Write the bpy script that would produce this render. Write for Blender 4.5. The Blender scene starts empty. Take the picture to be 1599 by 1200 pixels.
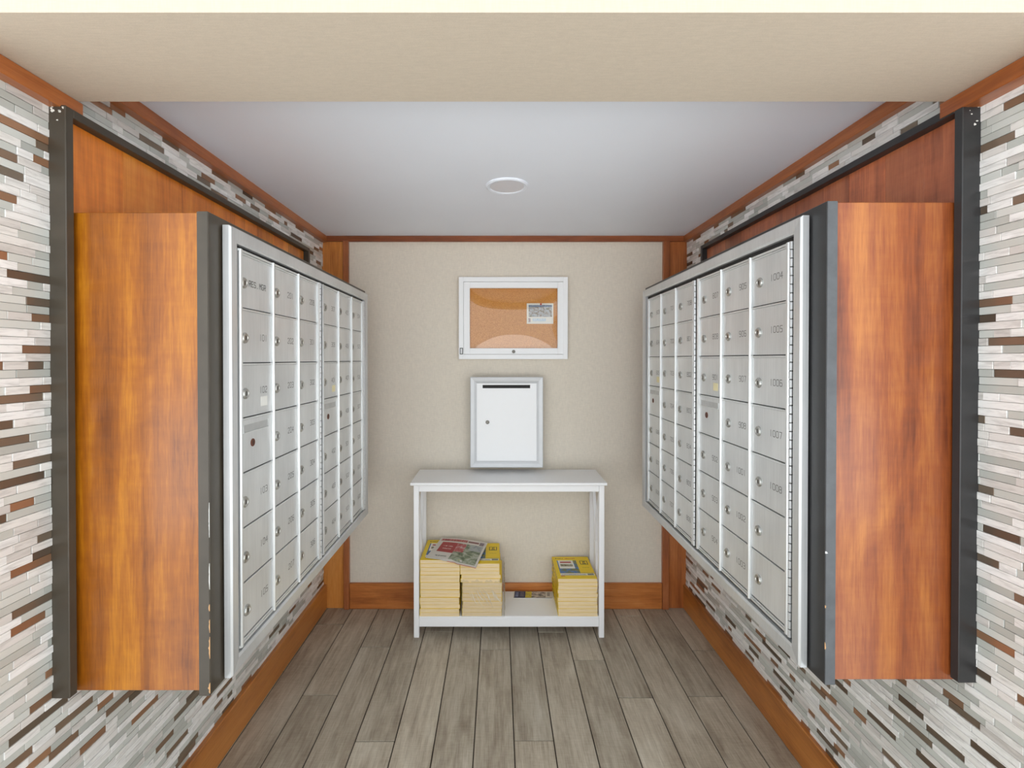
import bpy, bmesh, math, random
from mathutils import Vector, Matrix
random.seed(7)
S = bpy.context.scene
C = S.collection
# ------------------------------------------------------------------ camera
F_PX, VX, VY = 720.0, 778.0, 561.0       # focal length and vanishing point in 1599x1200 pixels
EYE = 1.43
TILT = math.radians(0.45)
cam = bpy.data.cameras.new('camera'); cam_o = bpy.data.objects.new('camera', cam); C.objects.link(cam_o)
cam.sensor_fit = 'HORIZONTAL'; cam.sensor_width = 36.0; cam.lens = 36.0 * F_PX / 1599.0
cam_o.location = (0, 0, EYE); cam_o.rotation_euler = (math.pi / 2 - TILT, 0, 0)
cam.shift_x = (799.5 - VX) / 1599.0
cam.shift_y = -(600.0 - (VY + F_PX * math.tan(TILT))) / 1599.0
cam.clip_start = 0.02
S.camera = cam_o
# ------------------------------------------------------------------ world: bright overcast daylight
W = bpy.data.worlds.new('overcast_sky'); S.world = W; W.use_nodes = True
bg = W.node_tree.nodes['Background']; bg.inputs[0].default_value = (0.90, 0.96, 1.0, 1); bg.inputs[1].default_value = 1.0
sun = bpy.data.lights.new('sun', 'SUN'); sun.energy = 9.0; sun.angle = math.radians(1.0); sun.color = (1.0, 0.97, 0.95)
sun_o = bpy.data.objects.new('sun', sun); C.objects.link(sun_o); sun_o.location = (0, 6, 8)
sun_o.rotation_euler = (math.radians(-42), 0, math.radians(12))      # high sun behind the building: lights the paving outside
S.view_settings.view_transform = 'Standard'; S.view_settings.look = 'None'
S.view_settings.gamma = 1.0; S.view_settings.use_curve_mapping = False
S.view_settings.exposure = 0.95

# ------------------------------------------------------------------ materials
def lin(c):
    return tuple(((v / 255) / 12.92 if v / 255 <= 0.04045 else ((v / 255 + 0.055) / 1.055) ** 2.4) for v in c) + (1.0,)
class NT:
    def __init__(s, name, rough=0.5, metal=0.0, coat=0.0, spec=0.5):
        s.m = bpy.data.materials.new(name); s.m.use_nodes = True
        s.t = s.m.node_tree; s.b = s.t.nodes['Principled BSDF']
        s.b.inputs['Roughness'].default_value = rough; s.b.inputs['Metallic'].default_value = metal
        s.b.inputs['Coat Weight'].default_value = coat; s.b.inputs['Coat Roughness'].default_value = 0.15
        s.b.inputs['Specular IOR Level'].default_value = spec
    def n(s, t, **kw):
        x = s.t.nodes.new(t)
        for k, v in kw.items(): setattr(x, k, v)
        return x
    def l(s, a, b): s.t.links.new(a, b)
    def math(s, op, a, b=None, c=None):
        x = s.n('ShaderNodeMath', operation=op)
        for i, v in enumerate((a, b, c)):
            if v is None: continue
            if hasattr(v, 'is_linked'): s.l(v, x.inputs[i])
            else: x.inputs[i].default_value = v
        return x.outputs[0]
    def coords(s, scale=(1, 1, 1), rnd=True, src='Object'):
        tc = s.n('ShaderNodeTexCoord'); mp = s.n('ShaderNodeMapping'); mp.inputs['Scale'].default_value = scale
        s.l(tc.outputs[src], mp.inputs['Vector'])
        if rnd:
            oi = s.n('ShaderNodeObjectInfo'); cb = s.n('ShaderNodeCombineXYZ')
            for i, k in enumerate((31.0, 17.0, 47.0)): s.l(s.math('MULTIPLY', oi.outputs['Random'], k), cb.inputs[i])
            s.l(cb.outputs[0], mp.inputs['Location'])
        return mp.outputs[0]
    def noise(s, vec, scale, detail=4, rough=0.55, dist=0.0):
        x = s.n('ShaderNodeTexNoise'); s.l(vec, x.inputs['Vector'])
        x.inputs['Scale'].default_value = scale; x.inputs['Detail'].default_value = detail
        x.inputs['Roughness'].default_value = rough; x.inputs['Distortion'].default_value = dist
        return x.outputs[0]
    def ramp(s, fac, stops):
        x = s.n('ShaderNodeValToRGB'); e = x.color_ramp.elements
        while len(e) < len(stops): e.new(0.5)
        for el, (p, c) in zip(e, stops): el.position = p; el.color = c
        s.l(fac, x.inputs[0]); return x.outputs[0]
    def mix(s, fac, a, b, mode='MIX'):
        x = s.n('ShaderNodeMix', data_type='RGBA', blend_type=mode)
        for i, v in ((0, fac), (6, a), (7, b)):
            if hasattr(v, 'is_linked'): s.l(v, x.inputs[i])
            else: x.inputs[i].default_value = v
        return x.outputs[2]
    def col(s, c):
        if hasattr(c, 'is_linked'): s.l(c, s.b.inputs['Base Color'])
        else: s.b.inputs['Base Color'].default_value = c
    def bump(s, h, strength, dist=0.001):
        x = s.n('ShaderNodeBump'); x.inputs['Strength'].default_value = strength; x.inputs['Distance'].default_value = dist
        s.l(h, x.inputs['Height']); s.l(x.outputs[0], s.b.inputs['Normal'])

def plain(name, c, rough=0.5, metal=0.0, coat=0.0, var=0.06, vs=30.0, spec=0.5):
    k = NT(name, rough, metal, coat, spec); base = lin(c)
    nz = k.noise(k.coords(), vs, 3)
    k.col(k.ramp(nz, [(0.3, tuple(v * (1 - var) for v in base[:3]) + (1,)), (0.7, tuple(min(1, v * (1 + var)) for v in base[:3]) + (1,))]))
    return k.m

def wood(name, dark, mid, light, axis='Z', rough=0.34, coat=0.25, scale=1.0, vary=0.0, curl=0.25):
    k = NT(name, rough, 0, coat)
    st = {'X': (0.05, 1, 1), 'Y': (1, 0.05, 1), 'Z': (1, 1, 0.05)}[axis]
    v1 = k.coords(st)
    wide = k.noise(v1, 14 * scale, 3, 0.5, 0.4)
    fine = k.noise(v1, 160 * scale, 4, 0.6)
    pore = k.noise(k.coords({'X': (0.02, 1, 1), 'Y': (1, 0.02, 1), 'Z': (1, 1, 0.02)}[axis]), 420 * scale, 2)
    cur = k.noise(k.coords({'X': (1, .15, .15), 'Y': (.15, 1, .15), 'Z': (.15, .15, 1)}[axis]), 34 * scale, 4, 0.6, 0.5)
    blot = k.noise(k.coords({'X': (.35, 1, 1), 'Y': (1, .35, 1), 'Z': (1, 1, .35)}[axis]), 9, 4, 0.6, 0.8)
    f = k.math('ADD', k.math('MULTIPLY', wide, 0.42), k.math('MULTIPLY', fine, 0.22))
    f = k.math('ADD', f, k.math('MULTIPLY', cur, curl * 0.5))
    f = k.math('ADD', f, k.math('MULTIPLY', blot, 0.32))
    f = k.math('ADD', f, -(0.42 + 0.22 + curl * 0.5 + 0.32) / 2 + 0.5)
    c = k.ramp(f, [(0.36, lin(dark)), (0.50, lin(mid)), (0.64, lin(light))])
    c = k.mix(k.math('MULTIPLY', k.math('GREATER_THAN', pore, 0.60), 0.22), c, lin(dark))
    if vary:
        oi = k.n('ShaderNodeObjectInfo'); hsv = k.n('ShaderNodeHueSaturation')
        k.l(k.math('ADD', k.math('MULTIPLY', oi.outputs['Random'], 2 * vary), 1 - vary), hsv.inputs['Value'])
        k.l(c, hsv.inputs['Color']); c = hsv.outputs[0]
    k.col(c); k.bump(fine, 0.06, 0.0006)
    return k.m

def fabric(name, c, rough=0.85):
    k = NT(name, rough, 0, 0, 0.2)
    h = k.noise(k.coords((0.08, 1, 1), False), 420, 3); v = k.noise(k.coords((1, 1, 0.08), False), 420, 3)
    b = k.noise(k.coords((1, 1, 0.5), False), 90, 3)
    f = k.math('ADD', k.math('MULTIPLY', k.math('ADD', h, v), 0.4), k.math('MULTIPLY', b, 0.2))
    a = lin(c); k.col(k.ramp(f, [(0.38, tuple(x * 0.91 for x in a[:3]) + (1,)), (0.62, tuple(min(1, x * 1.04) for x in a[:3]) + (1,))]))
    k.bump(k.math('ADD', h, v), 0.25, 0.0006)
    return k.m

def tile_mat(name, stops, rough, metal=0.0, coat=0.0, grain=True, bump=0.0):
    k = NT(name, rough, metal, coat)
    gi = k.n('ShaderNodeNewGeometry'); oi = k.n('ShaderNodeObjectInfo')
    r = k.math('FRACT', k.math('ADD', gi.outputs['Random Per Island'], oi.outputs['Random']))
    c = k.ramp(r, stops)
    if grain:
        g = k.noise(k.coords((1, 0.16, 1), src='Object'), 95, 4, 0.6, 0.8)
        c = k.mix(k.math('MULTIPLY', k.math('SUBTRACT', 1.0, k.math('MINIMUM', k.math('MULTIPLY', g, 1.85), 1.0)), 0.85), c, lin((128, 122, 116)))
        k.bump(g, 0.15, 0.001)
    k.col(c); return k.m

M = {}
M['koa'] = wood('amber_koa_veneer', (102, 50, 8), (156, 88, 12), (196, 126, 24), 'Z', scale=1.5, curl=0.13)
M['koa_red'] = wood('red_koa_veneer', (100, 44, 20), (148, 77, 34), (182, 112, 50), 'Z', scale=1.5, curl=0.13)
M['koa_board'] = wood('amber_koa_board', (176, 92, 24), (216, 126, 40), (236, 156, 60), 'Z', vary=0.2)
M['koa_board_red'] = wood('red_koa_board', (124, 66, 42), (176, 100, 64), (200, 124, 82), 'Z', vary=0.36)
M['trim_v'] = wood('stained_trim_vertical', (172, 98, 36), (214, 138, 62), (228, 158, 82), 'Z', curl=0.05)
M['strip_v'] = wood('stained_strip_vertical', (124, 66, 34), (166, 96, 54), (188, 118, 72), 'Z', curl=0.05)
M['panel_r'] = wood('brown_panel_vertical', (140, 76, 36), (184, 108, 54), (204, 130, 74), 'Z', curl=0.05)
M['trim_x'] = wood('stained_trim_across', (150, 82, 36), (198, 120, 58), (220, 148, 82), 'X', curl=0.05)
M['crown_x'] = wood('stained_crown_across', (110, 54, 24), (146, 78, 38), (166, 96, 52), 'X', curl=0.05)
M['trim_y'] = wood('stained_trim_lengthwise', (144, 82, 30), (186, 116, 50), (202, 134, 66), 'Y', curl=0.05)
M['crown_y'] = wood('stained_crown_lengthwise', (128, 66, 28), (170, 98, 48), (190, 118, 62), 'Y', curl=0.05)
M['dark'] = plain('dark_brown_paint', (70, 63, 53), 0.42, var=0.14, vs=14)
M['dark_r'] = plain('charcoal_paint', (48, 48, 49), 0.38, var=0.12, vs=14)
M['dark_edge_r'] = plain('worn_charcoal_edge', (82, 85, 88), 0.45, var=0.16, vs=30)
M['bare'] = plain('bare_wood_chip', (206, 160, 112), 0.7)
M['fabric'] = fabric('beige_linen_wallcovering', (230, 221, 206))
M['fabric_soffit'] = fabric('shade_darkened_linen_wallcovering', (198, 185, 167))  # same linen as the back wall, colour darkened to dim the overlit soffit
M['ceil'] = plain('grey_white_ceiling_paint', (240, 245, 254), 0.7, var=0.01, vs=3)
M['lobby'] = plain('cream_paint', (228, 222, 208), 0.7, var=0.03)
M['grout'] = plain('tile_grout', (150, 147, 140), 0.9)
M['floorgrout'] = plain('dark_floor_grout', (58, 50, 43), 0.9)
M['concrete'] = plain('pale_concrete', (222, 222, 222), 0.85, var=0.05, vs=3)
M['t_white'] = tile_mat('white_marble_tile', [(0.0, lin((232, 229, 224))), (0.5, lin((242, 241, 238))), (1.0, lin((248, 247, 245)))], 0.42, bump=1)
M['t_grey'] = tile_mat('grey_veined_marble_tile', [(0.0, lin((206, 201, 196))), (0.5, lin((222, 218, 213))), (1.0, lin((234, 230, 226)))], 0.42, bump=1)
M['t_glass'] = tile_mat('pale_green_grey_glass_tile', [(0.0, lin((182, 184, 178))), (0.5, lin((200, 202, 196))), (1.0, lin((218, 220, 215)))], 0.10, coat=0.6, grain=False)
M['t_bronze'] = tile_mat('brushed_bronze_tile', [(0.0, lin((106, 90, 76))), (0.35, lin((142, 128, 112))), (0.7, lin((154, 118, 92))), (1.0, lin((182, 138, 106)))], 0.25, metal=0.45, grain=False)
def alu(name, c, rough, axis):
    k = NT(name, rough, 0.55)
    st = (1, 1, 0.03) if axis == 'Z' else (0.03, 0.03, 1)
    g = k.noise(k.coords(st), 260, 3); b = k.noise(k.coords((1, 1, 0.6)), 7, 3)
    a = lin(c); f = k.math('ADD', k.math('MULTIPLY', g, 0.35), k.math('MULTIPLY', b, 0.65))
    k.col(k.ramp(f, [(0.35, tuple(x * 0.88 for x in a[:3]) + (1,)), (0.65, tuple(min(1, x * 1.06) for x in a[:3]) + (1,))]))
    return k.m
M['alu'] = alu('brushed_aluminium', (226, 228, 228), 0.42, 'Z')
M['alu_frame'] = alu('satin_aluminium_frame', (216, 218, 219), 0.36, 'Z')
M['alu_lattice'] = alu('bright_aluminium_bar', (226, 228, 228), 0.32, 'Z')
M['chrome'] = plain('chrome_lock', (190, 190, 186), 0.3, 0.9)
M['steel'] = plain('dull_steel_lock', (112, 108, 102), 0.35, 0.9)
M['keyhole'] = plain('dark_keyhole', (46, 42, 38), 0.5)
M['engrave'] = plain('engraved_grey', (104, 104, 102), 0.6)
M['rust'] = plain('rusty_brown_ring', (104, 62, 46), 0.7)
M['slotgrey'] = plain('slot_flap_grey', (196, 197, 196), 0.45, 0.5)  # light grey metal of the mail slot flaps
M['gap'] = plain('black_gap', (34, 33, 32), 0.7)
M['sticker'] = plain('white_sticker', (236, 236, 230), 0.6)
M['sticker_y'] = plain('yellowed_sticker', (232, 222, 178), 0.6)
M['white'] = plain('white_lacquer', (250, 250, 251), 0.32, var=0.005)
M['whitemetal'] = plain('white_powder_coat', (249, 250, 251), 0.38, var=0.005)
M['framegrey'] = plain('pale_grey_powder_coat', (212, 214, 216), 0.38, 0.15, var=0.02)
M['cork'] = None
k = NT('cork', 0.9)
ck = k.noise(k.coords(), 260, 3, 0.7)
k.col(k.ramp(ck, [(0.35, lin((200, 130, 62))), (0.65, lin((230, 168, 96)))])); M['cork'] = k.m
M['pages'] = None
k = NT('cream_page_edges', 0.85)
pg = k.noise(k.coords((0.02, 0.02, 1)), 900, 3)
k.col(k.ramp(pg, [(0.35, lin((236, 208, 160))), (0.65, lin((250, 228, 186)))])); M['pages'] = k.m
M['yellow'] = plain('glossy_yellow_cover', (248, 212, 10), 0.3, coat=0.2, var=0.03)
M['black'] = plain('black_ink', (32, 30, 30), 0.5)
M['crease'] = plain('whitened_plastic_crease', (246, 240, 226), 0.25)
M['red'] = plain('red_plastic', (196, 50, 40), 0.4)
def pane_mat(name, tint, rough, base):
    m = bpy.data.materials.new(name); m.use_nodes = True; t = m.node_tree; t.nodes.clear()
    o = t.nodes.new('ShaderNodeOutputMaterial'); mx = t.nodes.new('ShaderNodeMixShader'); tr = t.nodes.new('ShaderNodeBsdfTransparent')
    gl = t.nodes.new('ShaderNodeBsdfGlossy'); gl.inputs['Roughness'].default_value = rough
    lw = t.nodes.new('ShaderNodeLayerWeight'); lw.inputs[0].default_value = 0.5
    pw = t.nodes.new('ShaderNodeMath'); pw.operation = 'POWER'; pw.inputs[1].default_value = 4.0; t.links.new(lw.outputs['Facing'], pw.inputs[0])
    fr = t.nodes.new('ShaderNodeMath'); fr.operation = 'MULTIPLY_ADD'; fr.inputs[1].default_value = 0.8; fr.inputs[2].default_value = base; t.links.new(pw.outputs[0], fr.inputs[0])
    tr.inputs[0].default_value = tint
    t.links.new(fr.outputs[0], mx.inputs[0]); t.links.new(tr.outputs[0], mx.inputs[1]); t.links.new(gl.outputs[0], mx.inputs[2]); t.links.new(mx.outputs[0], o.inputs[0])
    return m
M['acrylic'] = pane_mat('clear_acrylic', (0.98, 0.98, 0.97, 1), 0.015, 0.075)
M['film'] = pane_mat('clear_plastic_film', (0.985, 0.985, 0.98, 1), 0.14, 0.10)

m = M['film']; t_ = m.node_tree; df = t_.nodes.new('ShaderNodeBsdfDiffuse'); df.inputs[0].default_value = (0.95, 0.95, 0.94, 1)
out = [n for n in t_.nodes if n.type == 'OUTPUT_MATERIAL'][0]; old = out.inputs[0].links[0].from_socket
m2 = t_.nodes.new('ShaderNodeMixShader'); m2.inputs[0].default_value = 0.05; t_.links.new(old, m2.inputs[1]); t_.links.new(df.outputs[0], m2.inputs[2]); t_.links.new(m2.outputs[0], out.inputs[0])
def printed(name, base, rects, rough=0.45):
    """flat print: rectangles in UV space, colour or ('photo', a, b, scale)"""
    k = NT(name, rough, 0, 0.1)
    tc = k.n('ShaderNodeTexCoord'); sp = k.n('ShaderNodeSeparateXYZ'); k.l(tc.outputs['UV'], sp.inputs[0])
    u, v = sp.outputs[0], sp.outputs[1]
    cur = lin(base)
    for (x0, y0, x1, y1, c) in rects:
        m = k.math('MULTIPLY', k.math('MULTIPLY', k.math('GREATER_THAN', u, x0), k.math('LESS_THAN', u, x1)),
                   k.math('MULTIPLY', k.math('GREATER_THAN', v, y0), k.math('LESS_THAN', v, y1)))
        if c[0] == 'photo':
            mp = k.n('ShaderNodeMapping'); k.l(tc.outputs['UV'], mp.inputs['Vector'])
            nz = k.noise(mp.outputs[0], c[-1], 5, 0.65, 0.6); cs = c[1:-1]
            cc = k.ramp(nz, [(0.3 + 0.4 * i / (len(cs) - 1), lin(q)) for i, q in enumerate(cs)])
        elif c[0] == 'text':
            mp = k.n('ShaderNodeMapping'); k.l(tc.outputs['UV'], mp.inputs['Vector'])
            mp.inputs['Scale'].default_value = (c[3], 1, 1)
            nz = k.noise(mp.outputs[0], 6, 2); cc = k.mix(k.math('GREATER_THAN', nz, 0.5), lin(c[1]), lin(c[2]))
        else: cc = lin(c)
        cur = k.mix(m, cur, cc)
    k.col(cur); return k.m

# ------------------------------------------------------------------ mesh helpers
class MB:
    def __init__(s): s.v = []; s.f = []; s.mi = []; s.uv = {}
    def face(s, pts, mi=0, uv=None):
        b = len(s.v); s.v += [tuple(p) for p in pts]; s.f.append(tuple(range(b, b + len(pts)))); s.mi.append(mi)
        if uv: s.uv[len(s.f) - 1] = uv
    def box(s, x0, x1, y0, y1, z0, z1, mi=0):
        if x0 > x1: x0, x1 = x1, x0
        if y0 > y1: y0, y1 = y1, y0
        if z0 > z1: z0, z1 = z1, z0
        b = len(s.v)
        s.v += [(x0, y0, z0), (x1, y0, z0), (x1, y1, z0), (x0, y1, z0), (x0, y0, z1), (x1, y0, z1), (x1, y1, z1), (x0, y1, z1)]
        for q in ((0, 3, 2, 1), (4, 5, 6, 7), (0, 1, 5, 4), (1, 2, 6, 5), (2, 3, 7, 6), (3, 0, 4, 7)):
            s.f.append(tuple(b + i for i in q)); s.mi.append(mi)
        return s
    def prism(s, prof, fn, mi=0):
        """closed profile swept between stations; fn(k, p) -> point for station k"""
        pass
    def rings(s, rings, mi=0, caps=True, closed=True):
        b = len(s.v); n = len(rings[0])
        for r in rings: s.v += [tuple(p) for p in r]
        for i in range(len(rings) - 1):
            for j in range(n if closed else n - 1):
                s.f.append((b + i * n + j, b + i * n + (j + 1) % n, b + (i + 1) * n + (j + 1) % n, b + (i + 1) * n + j)); s.mi.append(mi)
        if caps:
            s.f.append(tuple(b + j for j in reversed(range(n)))); s.mi.append(mi)
            s.f.append(tuple(b + (len(rings) - 1) * n + j for j in range(n))); s.mi.append(mi)
        return s
    def disc(s, c, axis, prof, n=16, mi=0):
        """lathe prof [(r, h)] about axis ('x','y','z') from centre c"""
        R = []
        for r, h in prof:
            ring = []
            for j in range(n):
                a = 2 * math.pi * j / n; p, q = r * math.cos(a), r * math.sin(a)
                d = {'x': (h, p, q), 'y': (p, h, q), 'z': (p, q, h)}[axis]
                ring.append((c[0] + d[0], c[1] + d[1], c[2] + d[2]))
            R.append(ring)
        return s.rings(R, mi)
    def mesh(s, name, mats, bevel=0.0, smooth=False):
        me = bpy.data.meshes.new(name); me.from_pydata(s.v, [], s.f)
        for m in mats: me.materials.append(m)
        me.polygons.foreach_set('material_index', s.mi)
        if s.uv:
            ul = me.uv_layers.new(name='UVMap')
            for fi, uvs in s.uv.items():
                for li, q in zip(me.polygons[fi].loop_indices, uvs): ul.data[li].uv = q
        bm = bmesh.new(); bm.from_mesh(me)
        if not s.uv or bevel: bmesh.ops.recalc_face_normals(bm, faces=bm.faces)
        if bevel: bmesh.ops.bevel(bm, geom=bm.edges[:], offset=bevel, segments=1, affect='EDGES', clamp_overlap=True)
        bm.to_mesh(me); bm.free()
        if smooth: me.polygons.foreach_set('use_smooth', [True] * len(me.polygons))
        me.update(); return me
    def build(s, name, mats, parent=None, bevel=0.0, smooth=False, loc=None):
        if not isinstance(mats, (list, tuple)): mats = [mats]
        return obj(name, s.mesh(name, mats, bevel, smooth), parent, loc)
def obj(name, me, parent=None, loc=None):
    o = bpy.data.objects.new(name, me); C.objects.link(o)
    if parent: o.parent = parent
    if loc: o.location = loc
    return o
def box(name, m, x0, x1, y0, y1, z0, z1, parent=None, bevel=0.0):
    return MB().box(x0, x1, y0, y1, z0, z1).build(name, m, parent, bevel)
def tag(o, label, cat, group=None, kind=None):
    o['label'] = label; o['category'] = cat
    if group: o['group'] = group
    if kind: o['kind'] = kind
    return o
def thing(name, label, cat, loc=(0, 0, 0), group=None, rz=0.0):
    o = bpy.data.objects.new(name, None); C.objects.link(o); o.location = loc; o.rotation_euler = (0, 0, rz)
    o.empty_display_size = 0.05
    return tag(o, label, cat, group)
def struct(o, label, cat): return tag(o, label, cat, kind='structure')

# ------------------------------------------------------------------ room dimensions
YB = 2.64            # back wall
XL, XR = -1.0, 1.075 # tile faces of the side walls
ZC, ZS = 2.13, 2.028 # ceiling, underside of soffit
YF, YS = 0.80, 1.075 # soffit front and back
ZL = 2.62            # lobby ceiling

# floor: grout bed + planks
fl = box('floor', M['floorgrout'], -1.14, 1.22, -0.75, YB + 0.1, -0.05, -0.004)
struct(fl, 'grey-brown wood-look plank tile floor between the two mailbox walls', 'floor')
PW, X0 = 0.1487, 0.0593
joints = {-8: 2.1, -7: 2.472, -6: 1.95, -5: 2.278, -4: 1.713, -3: 2.405, -2: 2.46, -1: 2.258, 0: 1.716, 1: 2.40, 2: 2.177, 3: 1.935, 4: 2.552, 5: 1.943, 6: 2.25, 7: 1.9}
k = NT('taupe_wood_look_tile', 0.46, 0, 0.0)
v1 = k.coords((1, 0.06, 1)); big = k.noise(k.coords((1, 0.3, 1)), 9, 4, 0.6, 0.5); g1 = k.noise(v1, 60, 4, 0.6, 0.3); g2 = k.noise(v1, 260, 3)
sawn = k.noise(k.coords((0.12, 1, 1)), 210, 2)
f = k.math('ADD', k.math('ADD', k.math('MULTIPLY', big, 0.45), k.math('MULTIPLY', g1, 0.30)), k.math('ADD', k.math('MULTIPLY', g2, 0.20), k.math('MULTIPLY', sawn, 0.10)))
f = k.math('ADD', f, -0.025)
c = k.ramp(f, [(0.34, lin((134, 120, 104))), (0.47, lin((172, 160, 142))), (0.56, lin((192, 182, 164))), (0.68, lin((214, 206, 192)))])
oi = k.n('ShaderNodeObjectInfo'); hs = k.n('ShaderNodeHueSaturation'); k.l(k.math('ADD', k.math('MULTIPLY', oi.outputs['Random'], 0.22), 0.87), hs.inputs['Value']); k.l(c, hs.inputs['Color'])
k.col(hs.outputs[0]); k.bump(g2, 0.08, 0.0006); M['plank'] = k.m
PL, G = 1.22, 0.0022
pm = {}
for m_, jy in joints.items():
    xa, xb = X0 + PW * m_ + G, X0 + PW * (m_ + 1) - G
    xa = max(xa, -1.02); xb = min(xb, 1.10)
    if xb - xa < 0.02: continue
    spans = [(jy, YB + 0.03)]
    y = jy
    while y > -0.7: spans.append((max(y - PL, -0.74), y)); y -= PL
    for a, b in spans:
        if b - a < 0.01: continue
        key = (round(xb - xa, 4), round(b - a, 3))
        if key not in pm:
            pm[key] = MB().box(0, xb - xa, G, b - a - G, -0.006, 0.0).mesh('plank', [M['plank']], bevel=0.0009)
        obj('plank', pm[key], fl, (xa, a, 0))
struct(box('floor_lobby', M['concrete'], -12, 12, -16, -0.7505, -0.06, -0.004), 'unseen pale paving added in front of the mail alcove to bounce daylight', 'floor')  # unseen ground, made pale to throw daylight up onto the ceiling

# back wall
wb = box('wall_back', M['fabric'], -1.2, 1.3, YB, YB + 0.12, 0.0, 2.3)
struct(wb, 'beige linen-covered back wall behind the white table', 'wall')
def at(x, y, Y): return ((x - VX) * Y / F_PX, EYE - (y - VY) * Y / F_PX)
# stained wood panels and strips in the back corners
tn = 0
def trim(m, x0, x1, y0, y1, z0, z1, label, bevel=0.002, nm='trim'):
    global tn; tn += 1
    o = box('%s_%d' % (nm, tn), m, x0, x1, y0, y1, z0, z1, None, bevel); struct(o, label, 'trim'); return o
XS_L = at(537.5, 0, YB)[0]; XS_L2 = at(546, 0, YB)[0]; XS_R = at(1033.5, 0, YB)[0]; XS_R2 = at(1043.5, 0, YB)[0]
trim(M['trim_v'], XL - 0.004, XS_L, YB - 0.006, YB, 0, ZC - 0.03, 'flat orange wood panel in the left back corner', 0.0008)
trim(M['strip_v'], XS_L + 0.0005, XS_L2, YB - 0.024, YB, 0, ZC - 0.03, 'narrow upright wood strip left of the linen wall')
trim(M['strip_v'], XS_R, XS_R2 - 0.0005, YB - 0.024, YB, 0, ZC - 0.03, 'narrow upright wood strip right of the linen wall')
trim(M['panel_r'], XS_R2, XR + 0.004, YB - 0.006, YB, 0, ZC - 0.03, 'flat red-brown wood panel in the right back corner', 0.0008)
trim(M['crown_x'], XL, XR, YB - 0.02, YB, ZC - 0.032, ZC, 'thin wood crown strip along the top of the back wall')
trim(M['crown_y'], XL - 0.005, XL + 0.027, YS, YB - 0.0205, ZC - 0.038, ZC, 'wood crown strip along the ceiling above left mosaic')
trim(M['crown_y'], XR - 0.023, XR + 0.005, YS, YB - 0.0205, ZC - 0.038, ZC, 'wood crown strip along the ceiling above right mosaic')
trim(M['crown_y'], XL - 0.005, XL + 0.027, YF, YS + 0.012, ZS - 0.036, ZS, 'lower wood strip under the soffit on the left wall')
trim(M['crown_y'], XR - 0.040, XR + 0.005, YF, YS + 0.012, ZS - 0.036, ZS, 'lower wood strip under the soffit on the right wall')
bb = box('baseboard_back', M['trim_x'], XS_L2 + 0.0005, XS_R - 0.0005, YB - 0.018, YB, 0, 0.147, None, 0.003)
struct(bb, 'orange wood baseboard along the back wall behind the table', 'baseboard')
bl = box('baseboard_left', M['trim_y'], XL - 0.006, -0.982, YF, YB - 0.0065, 0, 0.139, None, 0.003)
struct(bl, 'orange wood baseboard under the left mosaic wall', 'baseboard')
br = box('baseboard_right', M['trim_y'], 1.061, XR + 0.006, YF, YB - 0.0065, 0, 0.139, None, 0.003)
struct(br, 'orange wood baseboard under the right mosaic wall', 'baseboard')
# ceiling, soffit, lobby shell
struct(box('ceiling', M['ceil'], -1.2, 1.3, YS - 0.01, YB + 0.1, ZC, ZC + 0.08), 'smooth grey-white ceiling over the mail alcove', 'ceiling')
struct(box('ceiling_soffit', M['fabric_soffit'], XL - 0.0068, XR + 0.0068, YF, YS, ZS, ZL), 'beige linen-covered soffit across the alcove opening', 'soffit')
struct(box('ceiling_lobby', M['lobby'], -3.2, 3.2, 0.35, YF, ZL, ZL + 0.1), 'cream lobby ceiling in front of the alcove', 'ceiling')
struct(box('wall_lobby_left', M['lobby'], -3.2, XL - 0.12, YF, YF + 0.12, 0, ZL), 'cream lobby wall left of the alcove opening', 'wall')
struct(box('wall_lobby_right', M['lobby'], XR + 0.12, 3.2, YF, YF + 0.12, 0, ZL), 'cream lobby wall right of the alcove opening', 'wall')

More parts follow.
